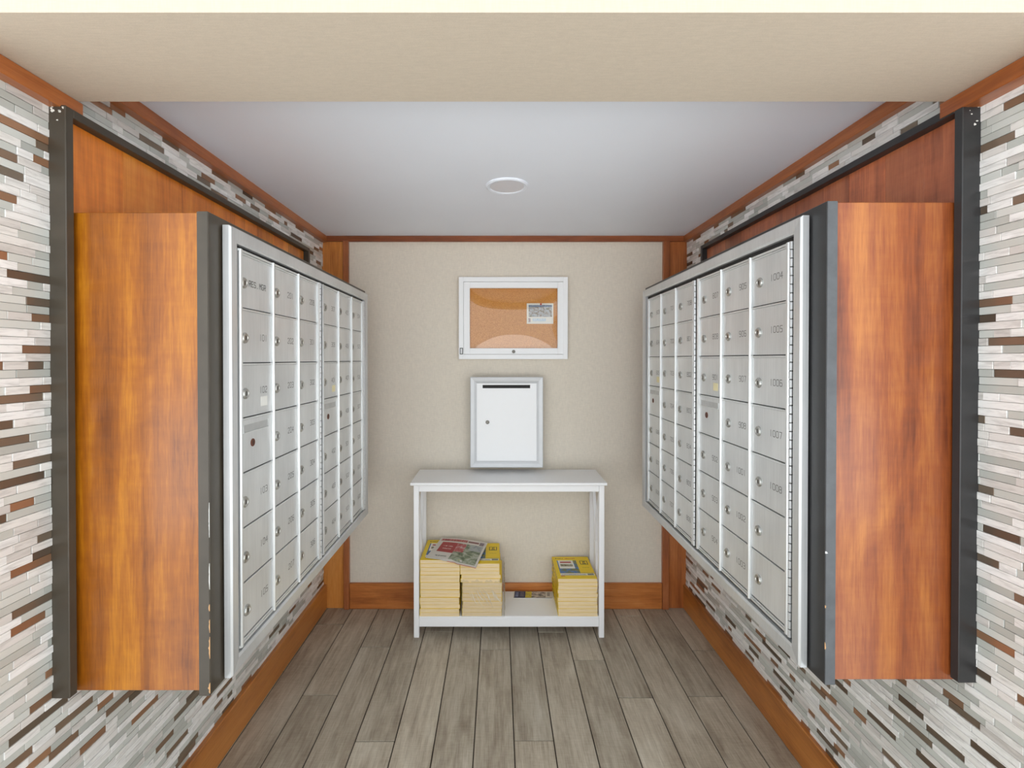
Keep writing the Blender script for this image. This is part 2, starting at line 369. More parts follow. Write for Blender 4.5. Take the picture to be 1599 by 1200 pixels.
# ------------------------------------------------------------------ mosaic walls
RH, GJ = 0.0172, 0.0008
LENS = [0.034, 0.05, 0.05, 0.074, 0.074, 0.098, 0.098, 0.13]
KINDS = ['t_white'] * 33 + ['t_grey'] * 15 + ['t_glass'] * 34 + ['t_bronze'] * 29
PROUD = {'t_white': 0.0074, 't_grey': 0.0070, 't_glass': 0.0058, 't_bronze': 0.0054}
def mosaic(side, wall, holes):
    sgn = 1 if side < 0 else -1
    xg = (XL - 0.007) if side < 0 else (XR + 0.007)     # grout face
    tiles = []; below = []
    nrow = int((ZC + 0.001 - 0.13) / RH) + 1
    rnd = random.Random(11 if side < 0 else 23)
    for r in range(nrow):
        z0 = 0.118 + r * RH; z1 = z0 + RH - GJ
        below = now if r else []
        y = YF - rnd.random() * 0.1
        prev = None; now = []
        while y < YB:
            L = rnd.choice(LENS); kd = rnd.choice(KINDS)
            while kd == 't_bronze' and prev == 't_bronze': kd = rnd.choice(KINDS)
            if kd == 't_bronze' and rnd.random() < 0.75 and any(y < q1 and y + L > q0 for q0, q1 in below): kd = 't_white'
            if kd == 't_bronze': now.append((y - 0.01, y + L + 0.01))
            if kd == 't_bronze' and L < 0.05 and rnd.random() < .5: L = 0.074
            a, b = max(y, YF), min(y + L - GJ, YB - 0.007)
            y += L; prev = kd
            if b - a < 0.006: continue
            if any(a > h[0] and b < h[1] and z0 > h[2] and z1 < h[3] for h in holes): continue
            tiles.append((a, b, z0, min(z1, ZC - 0.001), kd, PROUD[kd] + rnd.uniform(-0.0004, 0.0006)))
    def shown(t):
        a, b, z0, z1 = t[:4]; X = xg; ys = (a + b) / 2
        x1, x2 = VX + X * F_PX / a, VX + X * F_PX / b
        y1, y2 = VY - (z1 - EYE) * F_PX / ys, VY - (z0 - EYE) * F_PX / ys
        x1, x2 = max(0, min(x1, x2)), min(1599, max(x1, x2)); y1, y2 = max(0, y1), min(1200, y2)
        if ys < YS and z1 > ZS - 0.04: return 0
        return max(0, x2 - x1) * max(0, y2 - y1)
    tiles.sort(key=shown, reverse=True)
    cache = {}
    for t in tiles[:300]:
        a, b, z0, z1, kd, p = t
        key = (round(b - a, 3), round(z1 - z0, 4), kd, round(p, 3))
        if key not in cache:
            cache[key] = MB().box(0, sgn * key[3], 0, key[0], 0, key[1]).mesh('mosaic_tile', [M[kd]], bevel=0.0006)
        obj('mosaic_tile', cache[key], wall, (xg, a, z0))
    rest = MB(); order = ['t_white', 't_grey', 't_glass', 't_bronze']
    for a, b, z0, z1, kd, p in tiles[300:]:
        rest.box(xg, xg + sgn * p, a, b, z0, z1, order.index(kd))
    o = rest.build('mosaic_tiles', [M[q] for q in order], wall); o['kind'] = 'stuff'
    return len(tiles)
wl = box('wall_left', M['grout'], XL - 0.1195, XL - 0.007, YF, YB + 0.1, -0.004, ZL)
struct(wl, 'left wall of white, grey and bronze strip mosaic', 'wall')
wr = box('wall_right', M['grout'], XR + 0.007, XR + 0.1195, YF, YB + 0.1, -0.004, ZL)
struct(wr, 'right wall of white, grey and bronze strip mosaic', 'wall')
mosaic(-1, wl, [(1.035, 2.36, 0.69, 1.985)])
mosaic(1, wr, [(1.035, 2.36, 0.72, 1.995)])

# ------------------------------------------------------------------ wall panels (wood boards in a dark frame) and cabinets
def backing(side, z0, z1, xf, xb, ya, yb, mat, dark, label):
    s = 1 if side < 0 else -1
    xw = XL - 0.0065 if side < 0 else XR + 0.0065
    t = thing('wall_panel', label, 'wall panel', (xw, (ya + yb) / 2, z0))
    def part(nm, m, x0, x1, y0, y1, a, b, bev=0.0015):
        return box(nm, m, x0 - xw, x1 - xw, y0 - (ya + yb) / 2, y1 - (ya + yb) / 2, a - z0, b - z0, t, bev)
    part('frame_post', dark, xw, xf, ya, ya + 0.02, z0, z1)
    pst = t.children[0]
    rq = random.Random(2 if side < 0 else 6)
    for q in range(9):
        u_ = rq.uniform(0.08, 0.92); zq = z1 - 0.004 - abs(rq.gauss(0, 0.012)) - (0.03 if q > 6 else 0); sz = rq.uniform(0.0015, 0.0045)
        xq = xw + (xf - xw) * u_
        pts = [(xq + sz * rq.uniform(.5, 1.3) * math.cos(a * 1.05), zq + sz * rq.uniform(.3, .9) * math.sin(a * 1.05)) for a in range(6)]
        mb = MB(); mb.rings([[(x - xw, ya - 0.0004 - (ya + yb) / 2, z - z0) for x, z in pts], [(x - xw, ya + 0.0004 - (ya + yb) / 2, z - z0) for x, z in pts]])
        mb.build('paint_chip', M['sticker'], pst)
    part('frame_post', dark, xw, xf, yb - 0.02, yb, z0, z1)
    part('frame_rail', dark, xw, xf, ya + 0.0202, yb - 0.0202, z1 - 0.02, z1)
    rr = random.Random(5 if side < 0 else 9); y = ya + 0.0205
    ws = [0.165, 0.225, 0.15, 0.14, 0.16, 0.13, 0.15, 0.17, 0.2] if side < 0 else [0.10, 0.115, 0.13, 0.11, 0.14, 0.12, 0.13, 0.12, 0.14, 0.13, 0.2]
    for w in ws:
        e = min(y + w, yb - 0.0205)
        if e - y < 0.02: break
        part('board', mat, xw, xb + s * rr.uniform(-0.0006, 0.0006), y, e - 0.0006, z0 + 0.004, z1 - 0.0205, 0.0005)
        y = e
    return t
backing(-1, 0.666, 1.996, -0.963, -0.986, 1.030, 2.365, M['koa_board'], M['dark'], 'dark-framed amber wood panel behind the left mailbox cabinet')
backing(1, 0.700, 2.009, 1.036, 1.060, 1.032, 2.368, M['koa_board_red'], M['dark_r'], 'dark-framed red-brown wood panel behind the right mailbox cabinet')

def cabinet(side, z0, z1, xb, xw, xd, ya, yb, mat, dark, dark_edge, label, chips):
    """xb back, xw front edge of the wood sides, xd face of the dark front board"""
    cy = (ya + yb) / 2
    t = thing('mailbox_cabinet', label, 'cabinet', ((xb + xd) / 2, cy, z0))
    ox, oy, oz = (xb + xd) / 2, cy, z0
    def part(nm, m, x0, x1, y0, y1, a, b, bev=0.0012, par=t):
        return box(nm, m, x0 - ox, x1 - ox, y0 - oy, y1 - oy, a - oz, b - oz, par, bev)
    s = 1 if side < 0 else -1
    part('side_panel', mat, xb, xw, ya, ya + 0.018, z0 + 0.008, z1)
    part('side_panel', mat, xb, xw, yb - 0.018, yb, z0 + 0.008, z1)
    part('top_panel', mat, xb, xw, ya + 0.0182, yb - 0.0182, z1 - 0.018, z1)
    part('bottom_panel', mat, xb, xw, ya + 0.0182, yb - 0.0182, z0 + 0.008, z0 + 0.026)
    f = part('front_board', dark, xw + s * 0.0003, xd, ya - 0.004, yb + 0.002, z0 - 0.002, z1 + 0.002, 0.0015)
    part('front_edge', dark_edge, xw + s * 0.0006, xd - s * 0.001, ya - 0.0046, ya - 0.0035, z0 - 0.001, z1 + 0.001, 0, f)
    for (zc, h, w, cm) in chips:
        mb = MB(); rc = random.Random(int(zc * 1000)); n = max(4, int(h / 0.004)); fr_, bk_ = [], []
        pts = [(xd + s * 0.0003, zc + h * i / n) for i in range(n + 1)] + [(xd - s * w * rc.uniform(0.25, 1.0) * math.sin(math.pi * (i + .5) / (n + 1)), zc + h * i / n) for i in range(n, -1, -1)]
        mb.rings([[(x - ox, ya - 0.0050 - oy, z - oz) for x, z in pts], [(x - ox, ya - 0.0036 - oy, z - oz) for x, z in pts]])
        mb.build('paint_chip', M[cm], f)
    return t
YCL, YCR = 1.060, 1.055
cabinet(-1, 0.655, 1.766, -0.9845, -0.689, -0.6635, YCL, 2.30, M['koa'], M['dark'], M['dark'], 'amber wood cabinet holding the left bank of mailboxes',
        [(0.66, 0.024, 0.005, 'bare'), (0.74, 0.05, 0.004, 'bare'), (0.80, 0.03, 0.003, 'bare'), (0.85, 0.015, 0.004, 'bare'), (0.90, 0.06, 0.0016, 'sticker'), (1.02, 0.08, 0.0014, 'sticker')])
cabinet(1, 0.684, 1.788, 1.0585, 0.772, 0.748, YCR, 2.345, M['koa_red'], M['dark_r'], M['dark_edge_r'], 'reddish wood cabinet holding the right bank of mailboxes',
        [(0.765, 0.016, 0.003, 'bare'), (0.86, 0.006, 0.004, 'bare'), (0.985, 0.005, 0.012, 'framegrey')])

# ------------------------------------------------------------------ stroke lettering
GL = {'0': [[(.1, 0), (.5, 0), (.6, .15), (.6, .85), (.5, 1), (.1, 1), (0, .85), (0, .15), (.1, 0)]],
      '1': [[(.3, 0), (.3, 1)]],
      '2': [[(0, .8), (.1, 1), (.5, 1), (.6, .85), (.6, .6), (0, .12), (0, 0), (.6, 0)]],
      '3': [[(0, 1), (.5, 1), (.6, .85), (.6, .65), (.5, .52), (.2, .52)], [(.5, .52), (.6, .38), (.6, .15), (.5, 0), (0, 0)]],
      '4': [[(.45, 0), (.45, 1), (0, .35), (.62, .35)]],
      '5': [[(.6, 1), (.05, 1), (.05, .55), (.5, .55), (.6, .42), (.6, .15), (.5, 0), (0, 0)]],
      '6': [[(.55, 1), (.1, 1), (0, .85), (0, .15), (.1, 0), (.5, 0), (.6, .15), (.6, .42), (.5, .55), (0, .55)]],
      '7': [[(0, 1), (.6, 1), (.25, 0)]],
      '8': [[(.1, .53), (0, .66), (0, .87), (.1, 1), (.5, 1), (.6, .87), (.6, .66), (.5, .53), (.1, .53), (0, .4), (0, .13), (.1, 0), (.5, 0), (.6, .13), (.6, .4), (.5, .53)]],
      '9': [[(.05, 0), (.5, 0), (.6, .15), (.6, .85), (.5, 1), (.1, 1), (0, .85), (0, .58), (.1, .45), (.6, .45)]],
      'R': [[(0, 0), (0, 1), (.5, 1), (.6, .85), (.6, .62), (.5, .5), (0, .5)], [(.25, .5), (.6, 0)]],
      'E': [[(.6, 1), (0, 1), (0, 0), (.6, 0)], [(0, .5), (.45, .5)]],
      'S': [[(.6, .9), (.5, 1), (.1, 1), (0, .85), (0, .65), (.1, .53), (.5, .47), (.6, .35), (.6, .15), (.5, 0), (.1, 0), (0, .1)]],
      'M': [[(0, 0), (0, 1), (.3, .45), (.6, 1), (.6, 0)]],
      'G': [[(.6, .85), (.5, 1), (.1, 1), (0, .85), (0, .15), (.1, 0), (.5, 0), (.6, .15), (.6, .45), (.35, .45)]],
      '.': [[(.25, 0), (.35, 0)]], ' ': []}
def letters(text, h, st, pitch, P, mb, mi=0, d=0.0003):
    """strokes as thin raised bars; P(u, v, w) maps to local 3-D"""
    x = 0
    for ch in text:
        for line in GL[ch]:
            for (a, b), (c, e) in zip(line, line[1:]):
                p, q = Vector((x + a * h, b * h)), Vector((x + c * h, e * h)); dv = (q - p)
                if dv.length < 1e-6: continue
                dv.normalize(); n = Vector((-dv.y, dv.x)) * st / 2; p -= dv * st / 2; q += dv * st / 2
                mb.face([P(*(p - n), d), P(*(q - n), d), P(*(q + n), d), P(*(p + n), d)], mi)
        x += pitch * h * (0.62 if ch in ' .' else 1.0)
    return x

# ------------------------------------------------------------------ mailbox units
def mailbox_unit(side, loc, rz, L, H, pu, pv, zoff, numbers, label):
    """local frame: +u to the viewer's right, z up, w out of the wall.
       left unit (side -1): u = +y, w = +x ; right unit: u = -y, w = -x"""
    t = thing('mailbox_unit', label, 'mailboxes', loc, 'aluminium mailbox units', rz)
    sg = 1 if side < 0 else -1
    def P(u, v, w): return (sg * w, sg * (u - L / 2), v)
    def bx(mb, u0, u1, v0, v1, w0, w1, mi=0):
        a, b = P(u0, v0, w0), P(u1, v1, w1); return mb.box(a[0], b[0], a[1], b[1], a[2], b[2], mi)
    FW, FT = 0.036, 0.019
    bx(MB(), 0.01, L - 0.01, 0.01, H - 0.01, 0.0, 0.003).build('back_plate', M['gap'], t)  # coloured black to draw the shadow gap inside the frame
    # mitred frame: four rails with a bevelled profile (outer edge, front, inner lip)
    prof = [(0, 0.0), (0, FT - 0.004), (0.004, FT), (FW - 0.006, FT - 0.0015), (FW, FT - 0.005), (FW, 0.0)]
    def rail(fn):
        a = [fn(o, 0, w) for o, w in prof]; b = [fn(o, 1, w) for o, w in prof]
        MB().rings([a, b]).build('frame_rail', M['alu_frame'], t)
    g = 0.0002
    rail(lambda o, e, w: P(o, (o + g) if e == 0 else (H - o - g), w))
    rail(lambda o, e, w: P(L - o, (o + g) if e == 0 else (H - o - g), w))
    rail(lambda o, e, w: P((o + g) if e == 0 else (L - o - g), o, w))
    rail(lambda o, e, w: P((o + g) if e == 0 else (L - o - g), H - o, w))
    gapc = 0.04
    W3 = 3 * pu
    ub = [(L - 2 * W3 - gapc) / 2, (L - 2 * W3 - gapc) / 2 + W3 + gapc]
    vb = zoff; vt = zoff + 7 * pv
    BW = 0.009; LD = 0.0140; DD = 0.0045
    # shared meshes
    dw, dh = pu - BW - 0.0016, pv - 0.0078
    me_door = bx(MB(), 0, dw, 0, dh, 0, DD - 0.003).mesh('door', [M['alu']], bevel=0.0008)
    sl = bx(MB(), 0.0, dw, 0, dh, 0, DD - 0.003)
    me_door_slot = sl.mesh('door', [M['alu']], bevel=0.0008)
    def cyl(prof, mats, mis=None, n=18):
        mb = MB(); mb.disc((0, 0, 0), 'x', [(r, sg * h) for r, h in prof], n); return mb
    me_lock = cyl([(0.0142, 0), (0.0142, 0.003), (0.0118, 0.0052), (0.0092, 0.0052), (0.0080, 0.0038), (0.0001, 0.0038)], None).mesh('lock', [M['chrome']])
    me_key = bx(MB(), -0.0017, 0.0017, -0.0058, 0.0058, 0, 0.0004).mesh('keyhole', [M['keyhole']])
    me_ring = cyl([(0.0105, 0), (0.0105, 0.0012), (0.0085, 0.0016), (0.0001, 0.0016)], None).mesh('lock', [M['rust']])
    me_lip = MB()
    bx(me_lip, 0, dw - 0.03, 0, 0.0022, 0, 0.004); bx(me_lip, 0, 0.0022, 0.0022, 0.022, 0, 0.0018); bx(me_lip, dw - 0.0322, dw - 0.03, 0.0022, 0.022, 0, 0.0018)
    me_lip = me_lip.mesh('slot_lip', [M['alu_lattice']])
    me_flap = bx(MB(), 0.003, dw - 0.033, 0.003, 0.021, 0, 0.0006).mesh('slot_flap', [M['slotgrey']])
    me_st = [bx(MB(), 0, 0.036, 0, 0.026, 0, 0.0004).mesh('sticker', [M['sticker']]), bx(MB(), 0, 0.034, 0, 0.026, 0, 0.0004).mesh('sticker', [M['sticker_y']])]
    rr = random.Random(3)
    for bnk in range(2):
        u0 = ub[bnk]
        # lattice: vertical bars and horizontal rails of the hinged master door
        fr = bx(MB(), u0 - 0.010, u0 + W3 + 0.006, vb - 0.010, vt + 0.010, 0.003, DD - 0.0012).build('master_door', M['gap'], t)  # plate coloured black so slits around the doors read as shadow lines
        for i in range(4):
            uc = u0 + i * pu
            wide = 0.0065 if i in (0, 3) else BW / 2
            rings = []
            for v in (vb - 0.009, vt + 0.009):
                rings.append([P(uc - wide, v, DD - 0.001), P(uc - wide, v, LD - 0.003), P(uc - wide * 0.5, v, LD), P(uc + wide * 0.5, v, LD), P(uc + wide, v, LD - 0.003), P(uc + wide, v, DD - 0.001)])
            MB().rings(rings).build('upright_bar', M['alu_lattice'], fr)
        me_bar = None
        for j in range(8):
            vv = vb + j * pv
            for i in range(3):
                if me_bar is None:
                    ring = [[P(e, a, w) for a, w in ((-0.0024, DD - 0.001), (-0.0024, 0.0066), (-0.0012, 0.0084), (0.0018, 0.0084), (0.0026, 0.0072), (0.0026, DD - 0.001))] for e in (BW / 2 + 0.0004, pu - BW / 2 - 0.0004)]
                    me_bar = MB().rings([[(p[0], p[1] + sg * L / 2, p[2]) for p in r] for r in ring]).mesh('cross_bar', [M['alu_lattice']])
                o = obj('cross_bar', me_bar, fr); q = P(u0 + i * pu, vv, 0); o.location = (0, q[1], q[2])
        for (va, vb_) in ((vb - 0.0095, vb - 0.0032), (vt + 0.0034, vt + 0.0095)):
            bx(MB(), u0 - 0.009, u0 + W3 + 0.0065, va, vb_, DD - 0.001, 0.0100).build('end_rail', M['alu_lattice'], fr, bevel=0.0012)
        # piano hinge on the viewer's right
        hb = MB(); n = 46; hh = (vt - vb + 0.02) / n
        for q in range(n):
            c0 = P(u0 + W3 + 0.0125, vb - 0.01 + q * hh, 0.0105)
            hb.disc((c0[0], c0[1], c0[2]), 'z', [(0.0048, 0.0012), (0.0048, hh - 0.0016)], 8)
        hg = hb.build('piano_hinge', M['alu_frame'], t)
        bx(MB(), u0 + W3 + 0.0068, u0 + W3 + 0.0185, vb - 0.011, vt + 0.011, 0.003, 0.0042).build('hinge_shadow_gap', M['gap'], hg)  # black strip painting in the shade behind the hinge
        for cidx in range(3):
            for r in range(7):
                txt = numbers[bnk * 3 + cidx][r]
                ud = u0 + cidx * pu + BW / 2 + 0.0008; vd = vt - (r + 1) * pv + 0.0052
                q = P(ud, vd, DD)
                dmesh = me_door
                d = obj('door', dmesh, t, (q[0], q[1] + sg * L / 2 - sg * 0, q[2])); d.location = q
                # door mesh was made about u=0 with the L/2 shift baked in: undo it
                d.location = (q[0], q[1] + sg * L / 2, q[2])
                def sub(nm, me, u, v, w):
                    return obj(nm, me, d, (sg * w, sg * (u - L / 2), v))
                top = DD - 0.003
                if txt == 'X':
                    o = sub('slot_lip', me_lip, 0.012, dh - 0.034, top); o.location.y += sg * L / 2
                    o = sub('slot_flap', me_flap, 0.012, dh - 0.034, top); o.location.y += sg * L / 2
                    sub('lock', me_ring, 0.058, dh * 0.52, top)
                    k2 = sub('keyhole', me_key, 0.058, dh * 0.52, top + 0.0017); k2.location.y += sg * L / 2
                    continue
                lu = (0.020 if side < 0 else 0.034) + rr.uniform(-0.003, 0.005)
                if txt.startswith('RES'): lu = 0.0165
                lu += 0
                lv = dh * 0.47 + rr.uniform(-0.002, 0.002)
                lk = sub('lock', me_lock, lu, lv, top)
                k2 = obj('keyhole', me_key, d, (sg * (top + 0.0039), sg * (lu - L / 2) + sg * L / 2, lv))
                k2.rotation_euler = (rr.uniform(-0.4, 0.4) if False else 0, 0, 0)
                if txt:
                    mb = MB(); h = 0.0165; wd = len(txt) * 0.88 * h
                    if txt.startswith('RES'): h = 0.0142; letters(txt, h, 0.0022, 0.88, lambda u, v, w: (sg * w, sg * u, v), mb); nu = 0.043
                    else: letters(txt, h, 0.0017, 0.88, lambda u, v, w: (sg * w, sg * u, v), mb); nu = dw - 0.030 - wd + 0.01
                    o = mb.build('unit_number', M['engrave'], d); o.location = (sg * top, sg * (nu - L / 2), lv - 0.004)
                if r == 2 and cidx == 0:
                    o = sub('sticker', me_st[0 if (side < 0 and bnk == 0) else 1], dw - 0.058, 0.020, top); o.location.y += sg * L / 2
    return t
def nums(seq): return [seq[i * 7:(i + 1) * 7] for i in range(6)]
left_seq = ['RES. MGR', '101', '102', 'X', '103', '104', '105'] + ['20%d' % i for i in range(1, 9)] + ['30%d' % i for i in range(1, 9)] + ['401', 'X'] + ['40%d' % i for i in range(2, 9)] + ['50%d' % i for i in range(1, 9)] + ['601', '602']
right_seq = ['603', '604', '605', 'X', '606', '607', '608'] + ['70%d' % i for i in range(1, 9)] + ['80%d' % i for i in range(1, 9)] + ['901', 'X'] + ['90%d' % i for i in range(2, 9)] + ['100%d' % i for i in range(1, 9)] + ['', '']
LL, LR = 1.175, 1.225
mailbox_unit(-1, (-0.6606, 1.103 + LL / 2, 0.662), 0.004, LL, 1.089, 0.170, 0.1410, 0.049, nums(left_seq), 'aluminium mailbox unit on the left wall, topmost door lettered RES. MGR')
mailbox_unit(1, (0.7456, 1.105 + LR / 2, 0.686), -0.003, LR, 1.088, 0.1765, 0.1395, 0.053, nums(right_seq), 'aluminium mailbox unit on the right wall with numbers up to 1008')

# ------------------------------------------------------------------ notice board
x0, z1 = at(716.4, 432.8, 2.60); x1, z0 = at(886.6, 561.2, 2.60)
yb_, yf_ = YB - 0.0003, 2.60
nb = thing('notice_board', 'white-framed cork notice board with a bulging clear pane on linen wall', 'notice board', ((x0 + x1) / 2, YB, z0))
W_, H_ = x1 - x0, z1 - z0; cx = (x0 + x1) / 2
def ring_frame(name, m, par, xa, xb, za, zb, w, ya, yb, bev=0.0012):
    for (a, b, c, d) in ((xa, xa + w, za, zb), (xb - w, xb, za, zb)):
        box(name, m, a, b, ya, yb, c, d, par, bev)
    for (a, b, c, d) in ((xa + w + 0.0002, xb - w - 0.0002, za, za + w), (xa + w + 0.0002, xb - w - 0.0002, zb - w, zb)):
        box(name, m, a, b, ya, yb, c, d, par, bev)
yo = -YB
ring_frame('frame_rail', M['whitemetal'], nb, -W_ / 2, W_ / 2, 0, H_, 0.0262, yf_ - YB, -0.0003)
ring_frame('door_rail', M['whitemetal'], nb, -W_ / 2 + 0.0275, W_ / 2 - 0.0225, 0.0275, H_ - 0.0275, 0.0345, yf_ - YB + 0.003, yf_ - YB + 0.02)
box('cork_sheet', M['cork'], -W_ / 2 + 0.028, W_ / 2 - 0.028, -0.010, -0.002, 0.028, H_ - 0.028, nb)
gx0, gx1, gz0, gz1 = -W_ / 2 + 0.060, W_ / 2 - 0.055, 0.060, H_ - 0.060
mb = MB(); N1, N2 = 28, 20
for i in range(N1 + 1):
    for j in range(N2 + 1):
        a, b = i / N1, j / N2
        bul = (math.sin(math.pi * a) ** 0.75) * (math.sin(math.pi * b) ** 0.75)
        mb.v.append((gx0 + (gx1 - gx0) * a, yf_ - YB + 0.010 - 0.012 * bul, gz0 + (gz1 - gz0) * b))
for i in range(N1):
    for j in range(N2):
        q = i * (N2 + 1) + j; mb.f.append((q, q + N2 + 1, q + N2 + 2, q + 1)); mb.mi.append(0)
pn = mb.build('pane', M['acrylic'], nb, smooth=True); pn['label'] = 'clear bulging acrylic pane'
lkx = at(802, 0, 2.6)[0] - cx
o = MB().disc((lkx, yf_ - YB + 0.003, 0.043), 'y', [(0.0095, 0), (0.0095, -0.003), (0.0075, -0.004), (0.006, -0.004), (0.005, -0.0028), (0.0001, -0.0028)], 18).build('lock', M['steel'], nb); o['label'] = 'small round chrome lock'
MB().box(lkx - 0.0012, lkx + 0.0012, yf_ - YB + 0.0000, yf_ - YB + 0.0004, 0.040, 0.046).build('keyhole', M['keyhole'], o)
o = box('latch', M['gap'], -W_ / 2 + 0.006, -W_ / 2 + 0.0235, yf_ - YB - 0.0012, yf_ - YB + 0.001, 0.027, 0.064, nb, 0.0015)
box('latch_tab', M['framegrey'], -W_ / 2 + 0.0095, -W_ / 2 + 0.020, yf_ - YB - 0.0022, yf_ - YB - 0.0012, 0.031, 0.060, o, 0.001)
# notice pinned inside
nx0, nz1 = at(822.5, 474, 2.628); nx1, nz0 = at(864, 506, 2.628)
pr = printed('notice_print', (238, 236, 228), [(0.07, 0.34, 0.95, 0.92, ('photo', (96, 104, 112), (196, 200, 204), (150, 132, 116), (88, 120, 84), 9)),
    (0.07, 0.82, 0.95, 0.92, ('photo', (60, 84, 120), (150, 168, 190), 14)), (0.22, 0.12, 0.72, 0.26, ('text', (190, 214, 232), (226, 232, 236), 14)), (0.06, 0.08, 0.14, 0.28, ('photo', (150, 120, 130), (220, 210, 206), 20))])
mb = MB(); yn = 2.6285
mb.face([(nx0, yn, nz0), (nx1, yn, nz0), (nx1, yn - 0.001, nz1), (nx0, yn, nz1)], 0, [(0, 0), (1, 0), (1, 1), (0, 1)])
mb.face([(nx0, yn + 0.0006, nz1), (nx1, yn - 0.0004, nz1), (nx1, yn + 0.0006, nz0), (nx0, yn + 0.0006, nz0)], 1)
tag(mb.build('notice', [pr, M['sticker']]), 'small white notice with a photo pinned on the cork board', 'notice')
px_, pz_ = at(844.5, 475.5, 2.627)
tag(MB().disc((px_, 2.627, pz_), 'y', [(0.0055, 0.0012), (0.0055, -0.002), (0.003, -0.004), (0.0042, -0.007), (0.0001, -0.0075)], 12).build('push_pin', M['red']), 'red push pin holding the notice on the cork board', 'push pin')

# ------------------------------------------------------------------ drop box
yd = 2.545
x0, z1 = at(734.2, 589.2, yd); x1, z0 = at(848.2, 731, yd); W_, H_ = x1 - x0, z1 - z0
db = thing('drop_box', 'white metal drop box with grey frame on linen wall above table', 'drop box', ((x0 + x1) / 2, YB, z0))
box('body', M['framegrey'], -W_ / 2 + 0.012, W_ / 2 - 0.012, yd - YB + 0.012, -0.0005, 0.012, H_ - 0.012, db, 0.002)
fw = 0.034
prof = [(0, 0.014), (0, 0.002), (0.003, 0.0), (0.022, 0.004), (fw, 0.009), (fw, 0.014)]
def P2(a, b, d): return (a - W_ / 2, yd - YB + d, b)
for fn in (lambda o, e, w: P2(o, o + .0002 if e == 0 else H_ - o - .0002, w), lambda o, e, w: P2(W_ - o, o + .0002 if e == 0 else H_ - o - .0002, w),
           lambda o, e, w: P2(o + .0002 if e == 0 else W_ - o - .0002, o, w), lambda o, e, w: P2(o + .0002 if e == 0 else W_ - o - .0002, H_ - o, w)):
    MB().rings([[fn(o, 0, w) for o, w in prof], [fn(o, 1, w) for o, w in prof]]).build('frame_rail', M['framegrey'], db)
sx0, sz1 = at(753.5, 601.6, yd); sx1, sz0 = at(828, 606.8, yd)
a0, a1 = -W_ / 2 + fw + 0.0015, W_ / 2 - fw - 0.0015; b0, b1 = fw + 0.0015, H_ - fw - 0.0015
s0, s1, t0, t1 = sx0 - (x0 + x1) / 2, sx1 - (x0 + x1) / 2, sz0 - z0, sz1 - z0
dm = MB(); yA, yB2 = yd - YB + 0.006, yd - YB + 0.0115
dm.box(a0, a1, yA, yB2, b0, t0).box(a0, a1, yA, yB2, t1, b1).box(a0, s0, yA, yB2, t0, t1).box(s1, a1, yA, yB2, t0, t1)
d_ = dm.build('door', M['whitemetal'], db)
o = box('slot', M['gap'], s0, s1, yA + 0.0035, yA + 0.006, t0, t1, d_); o['label'] = 'dark horizontal letter slot'
lx, lz = at(761.2, 660, yd)
o = MB().disc((lx - (x0 + x1) / 2, yA, lz - z0), 'y', [(0.0105, 0), (0.0105, -0.003), (0.008, -0.0045), (0.0062, -0.0045), (0.0055, -0.003), (0.0001, -0.003)], 18).build('lock', M['steel'], d_)

# ------------------------------------------------------------------ white console table
TX0, TX1, TY0, TY1, TZ = -0.4466, 0.5526, 2.330, 2.618, 0.802
tcx, tcy = (TX0 + TX1) / 2, (TY0 + TY1) / 2
tb = thing('console_table', 'white console table with lower shelf and crossed sides against linen wall', 'table', (tcx, tcy, 0))
def tp(nm, x0, x1, y0, y1, z0, z1, bev=0.0015): return box(nm, M['white'], x0 - tcx, x1 - tcx, y0 - tcy, y1 - tcy, z0, z1, tb, bev)
tp('table_top', TX0, TX1, TY0, TY1, TZ - 0.014, TZ, 0.002)
lx0, lx1, ly0, ly1, LW = -0.433, 0.543, 2.352, 2.612, 0.027
for (a, b) in ((lx0, ly0), (lx1 - LW, ly0), (lx0, ly1 - LW), (lx1 - LW, ly1 - LW)):
    tp('leg', a, a + LW, b, b + LW, 0, TZ - 0.0142)
tp('apron', lx0 + LW + .0003, lx1 - LW - .0003, ly0 + 0.003, ly0 + 0.018, TZ - 0.052, TZ - 0.0142)
tp('apron', lx0 + LW + .0003, lx1 - LW - .0003, ly1 - 0.018, ly1 - 0.003, TZ - 0.052, TZ - 0.0142)
for a in (lx0 + 0.005, lx1 - 0.020):
    tp('side_apron', a, a + 0.015, ly0 + LW + .0003, ly1 - LW - .0003, TZ - 0.052, TZ - 0.0142)
    tp('side_rail', a, a + 0.015, ly0 + LW + .0003, ly1 - LW - .0003, 0.055, 0.0975)
tp('shelf_rail', lx0 + LW + .0003, lx1 - LW - .0003, ly0 + 0.003, ly0 + 0.018, 0.055, 0.0975)
tp('shelf_rail', lx0 + LW + .0003, lx1 - LW - .0003, ly1 - 0.018, ly1 - 0.003, 0.055, 0.0975)
tp('shelf', lx0 + LW + .0006, lx1 - LW - .0006, ly0 + 0.003, ly1 - 0.003, 0.0978, 0.110)
SH = 0.110
